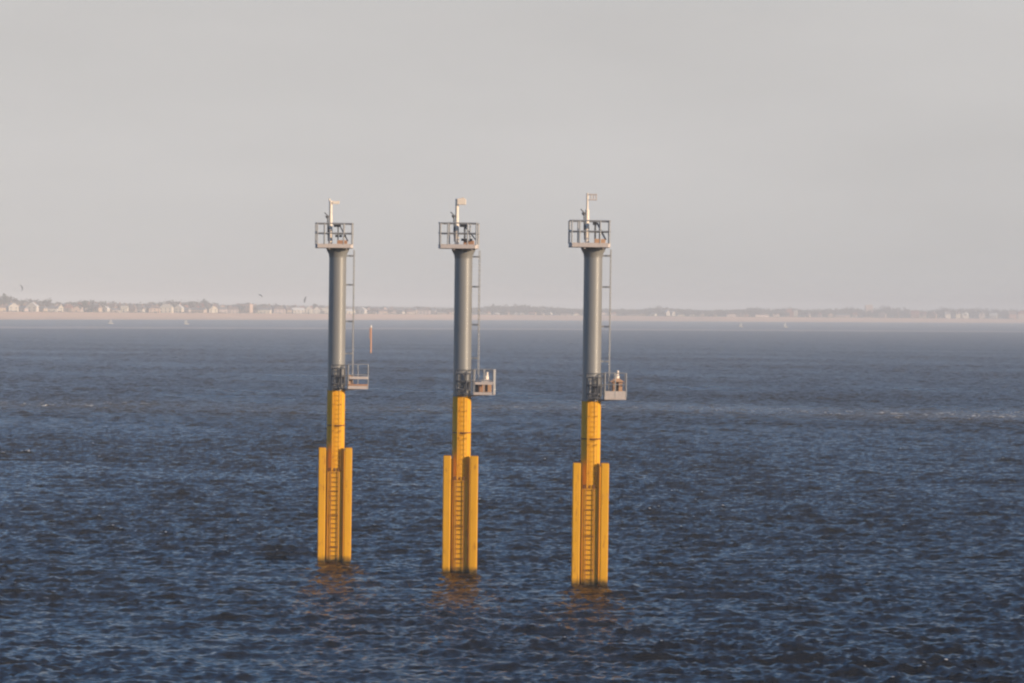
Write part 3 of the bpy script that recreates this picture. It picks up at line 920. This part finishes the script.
tower(334.1, 562, 200.0, 0.12, 3, 0, 'yellow and grey sea tower furthest back in the line, its side platform carrying no cabinet')
tower(460.0, 573, 192.8, 0.05, -2, 1, 'middle yellow and grey sea tower, orange cabinet set low behind its side platform railing')
tower(588.8, 585, 185.2, 0.16, 1, 2, 'yellow and grey sea tower closest to the viewer, white lantern raised over its orange cabinet')

# ------------------------------------------------------------------ orange beacon
p = ground(370.7, 353.5)
B = tag(empty('beacon_post', p), 'slim orange post standing alone in the open water behind the first tower', 'beacon')
MB().lathe([(.30, -3), (.30, 8.6)], 20).build('post', M['beacon'], B)
MB().lathe([(.31, 8.6), (.31, 9.25), (.1, 9.4)], 20).build('cap', M['white'], B)
MB().box((-.40, -.1, 6.6), (.14, .3, 3.6)).build('side_board', M['beacon'], B)

# ------------------------------------------------------------------ small sails and kites
def dinghy(px, py, h, label, lean):
    p = ground(px, py)
    T = tag(empty('sailing_dinghy', p, (0, R(lean), R(20))), label, 'boat', 'small sails near the far shore')
    hl = MB()
    sec = [(-2.1, .5, .1), (-1.2, .75, 0), (0.2, .8, 0), (1.4, .5, .05), (2.2, .04, .2)]
    vs = []
    for x, ww, z in sec:
        vs += [(x, -ww, .45), (x, -ww * .6, z - .15), (x, ww * .6, z - .15), (x, ww, .45)]
    fs = [(i * 4 + k, (i + 1) * 4 + k, (i + 1) * 4 + (k + 1) % 4, i * 4 + (k + 1) % 4) for i in range(4) for k in range(4)]
    hl.add(vs, fs + [(0, 1, 2, 3), (19, 18, 17, 16)])
    hl.build('hull', M['white'], T)
    MB().tube((.5, 0, .2), (.35, 0, h), .05, .03).build('mast', M['galv'], T)
    s = MB(); n = 6; vs = []
    for i in range(n + 1):
        f = i / n
        z = .9 + (h - 1.1) * f
        wd = 2.5 * (1 - f) ** .8 + .1
        for k in range(4):
            u = k / 3
            vs.append((.42 - wd * u, .28 * math.sin(math.pi * u) * (1 - f * .5), z + .15 * u))
    s.add(vs, [(i * 4 + k, i * 4 + k + 1, (i + 1) * 4 + k + 1, (i + 1) * 4 + k) for i in range(n) for k in range(3)], True)
    so = s.build('sail', M['sail'], T)
    md = so.modifiers.new('thickness', 'SOLIDIFY'); md.thickness = .02
dinghy(111, 323.6, 3.4, 'tiny pale sail off the beach below the small white gabled house', 4)
dinghy(186.5, 324.2, 4.2, 'tiny pale sail off the beach below the brightest yellow gabled house', -4)
dinghy(741, 326.8, 4.4, 'faint pale sail off the shore left of the wide reddish house', 6)
dinghy(785.5, 327.2, 6.0, 'faint tall pale sail off the shore straight below the wide reddish house', -3)

def kite(px, py, D, span, rot, label):
    p = at(px, D, top_z(px, py, D))
    T = tag(empty('kite', p, rot), label, 'kite', 'kites flying over the far beach')
    mb = MB(); n = 12; vs = []
    for i in range(n + 1):
        t = R(-75) + R(150) * i / n
        c = .28 * span * (1 - abs(i / n - .5) * 1.5) + .12
        x, z = math.sin(t) * span / 2, math.cos(t) * span / 2 - span * .35
        vs += [(x, -c / 2, z), (x * 1.04, 0, z + .06 * span), (x, c / 2, z - .03 * span)]
    mb.add(vs, [(i * 3 + k, (i + 1) * 3 + k, (i + 1) * 3 + k + 1, i * 3 + k + 1) for i in range(n) for k in range(2)], True)
    k = mb.build('canopy', M['kite'], T)
    md = k.modifiers.new('thickness', 'SOLIDIFY'); md.thickness = .12
    ln = MB()
    e = vs[1], vs[-2]
    ln.tube(vs[0], (0, 1, -span * 2.2), .015, n=4); ln.tube(vs[-3], (0, 1, -span * 2.2), .015, n=4)
    ln.build('line', M['kite'], T)
kite(21.5, 287.5, 2300, 4.4, (R(50), R(70), R(10)), 'small dark upright kite high above the bright houses at the shore\'s left end')
kite(260.5, 295.5, 2500, 3.8, (R(60), R(35), 0), 'small dark tilted kite above the long pale cream house')
kite(305, 299.5, 2500, 5.0, (R(80), R(-75), 0), 'pale curved kite standing on edge above the white gabled row')

# ------------------------------------------------------------------ haze over the sea
hm = bpy.data.materials.new('haze'); hm.use_nodes = True
t = hm.node_tree
t.nodes.clear()
o_ = t.nodes.new('ShaderNodeOutputMaterial')
v = t.nodes.new('ShaderNodeVolumePrincipled')
v.inputs['Color'].default_value = (0.86, 0.862, 0.862, 1)
v.inputs['Density'].default_value = 0.000235
v.inputs['Anisotropy'].default_value = -0.25
t.links.new(v.outputs[0], o_.inputs['Volume'])
hb = MB().box((0, 1500, 22), (24000, 26000, 56)).build('haze', hm)
tag(hb, 'thin pale sea haze lying over the water and the far shore', 'haze', kind='stuff')
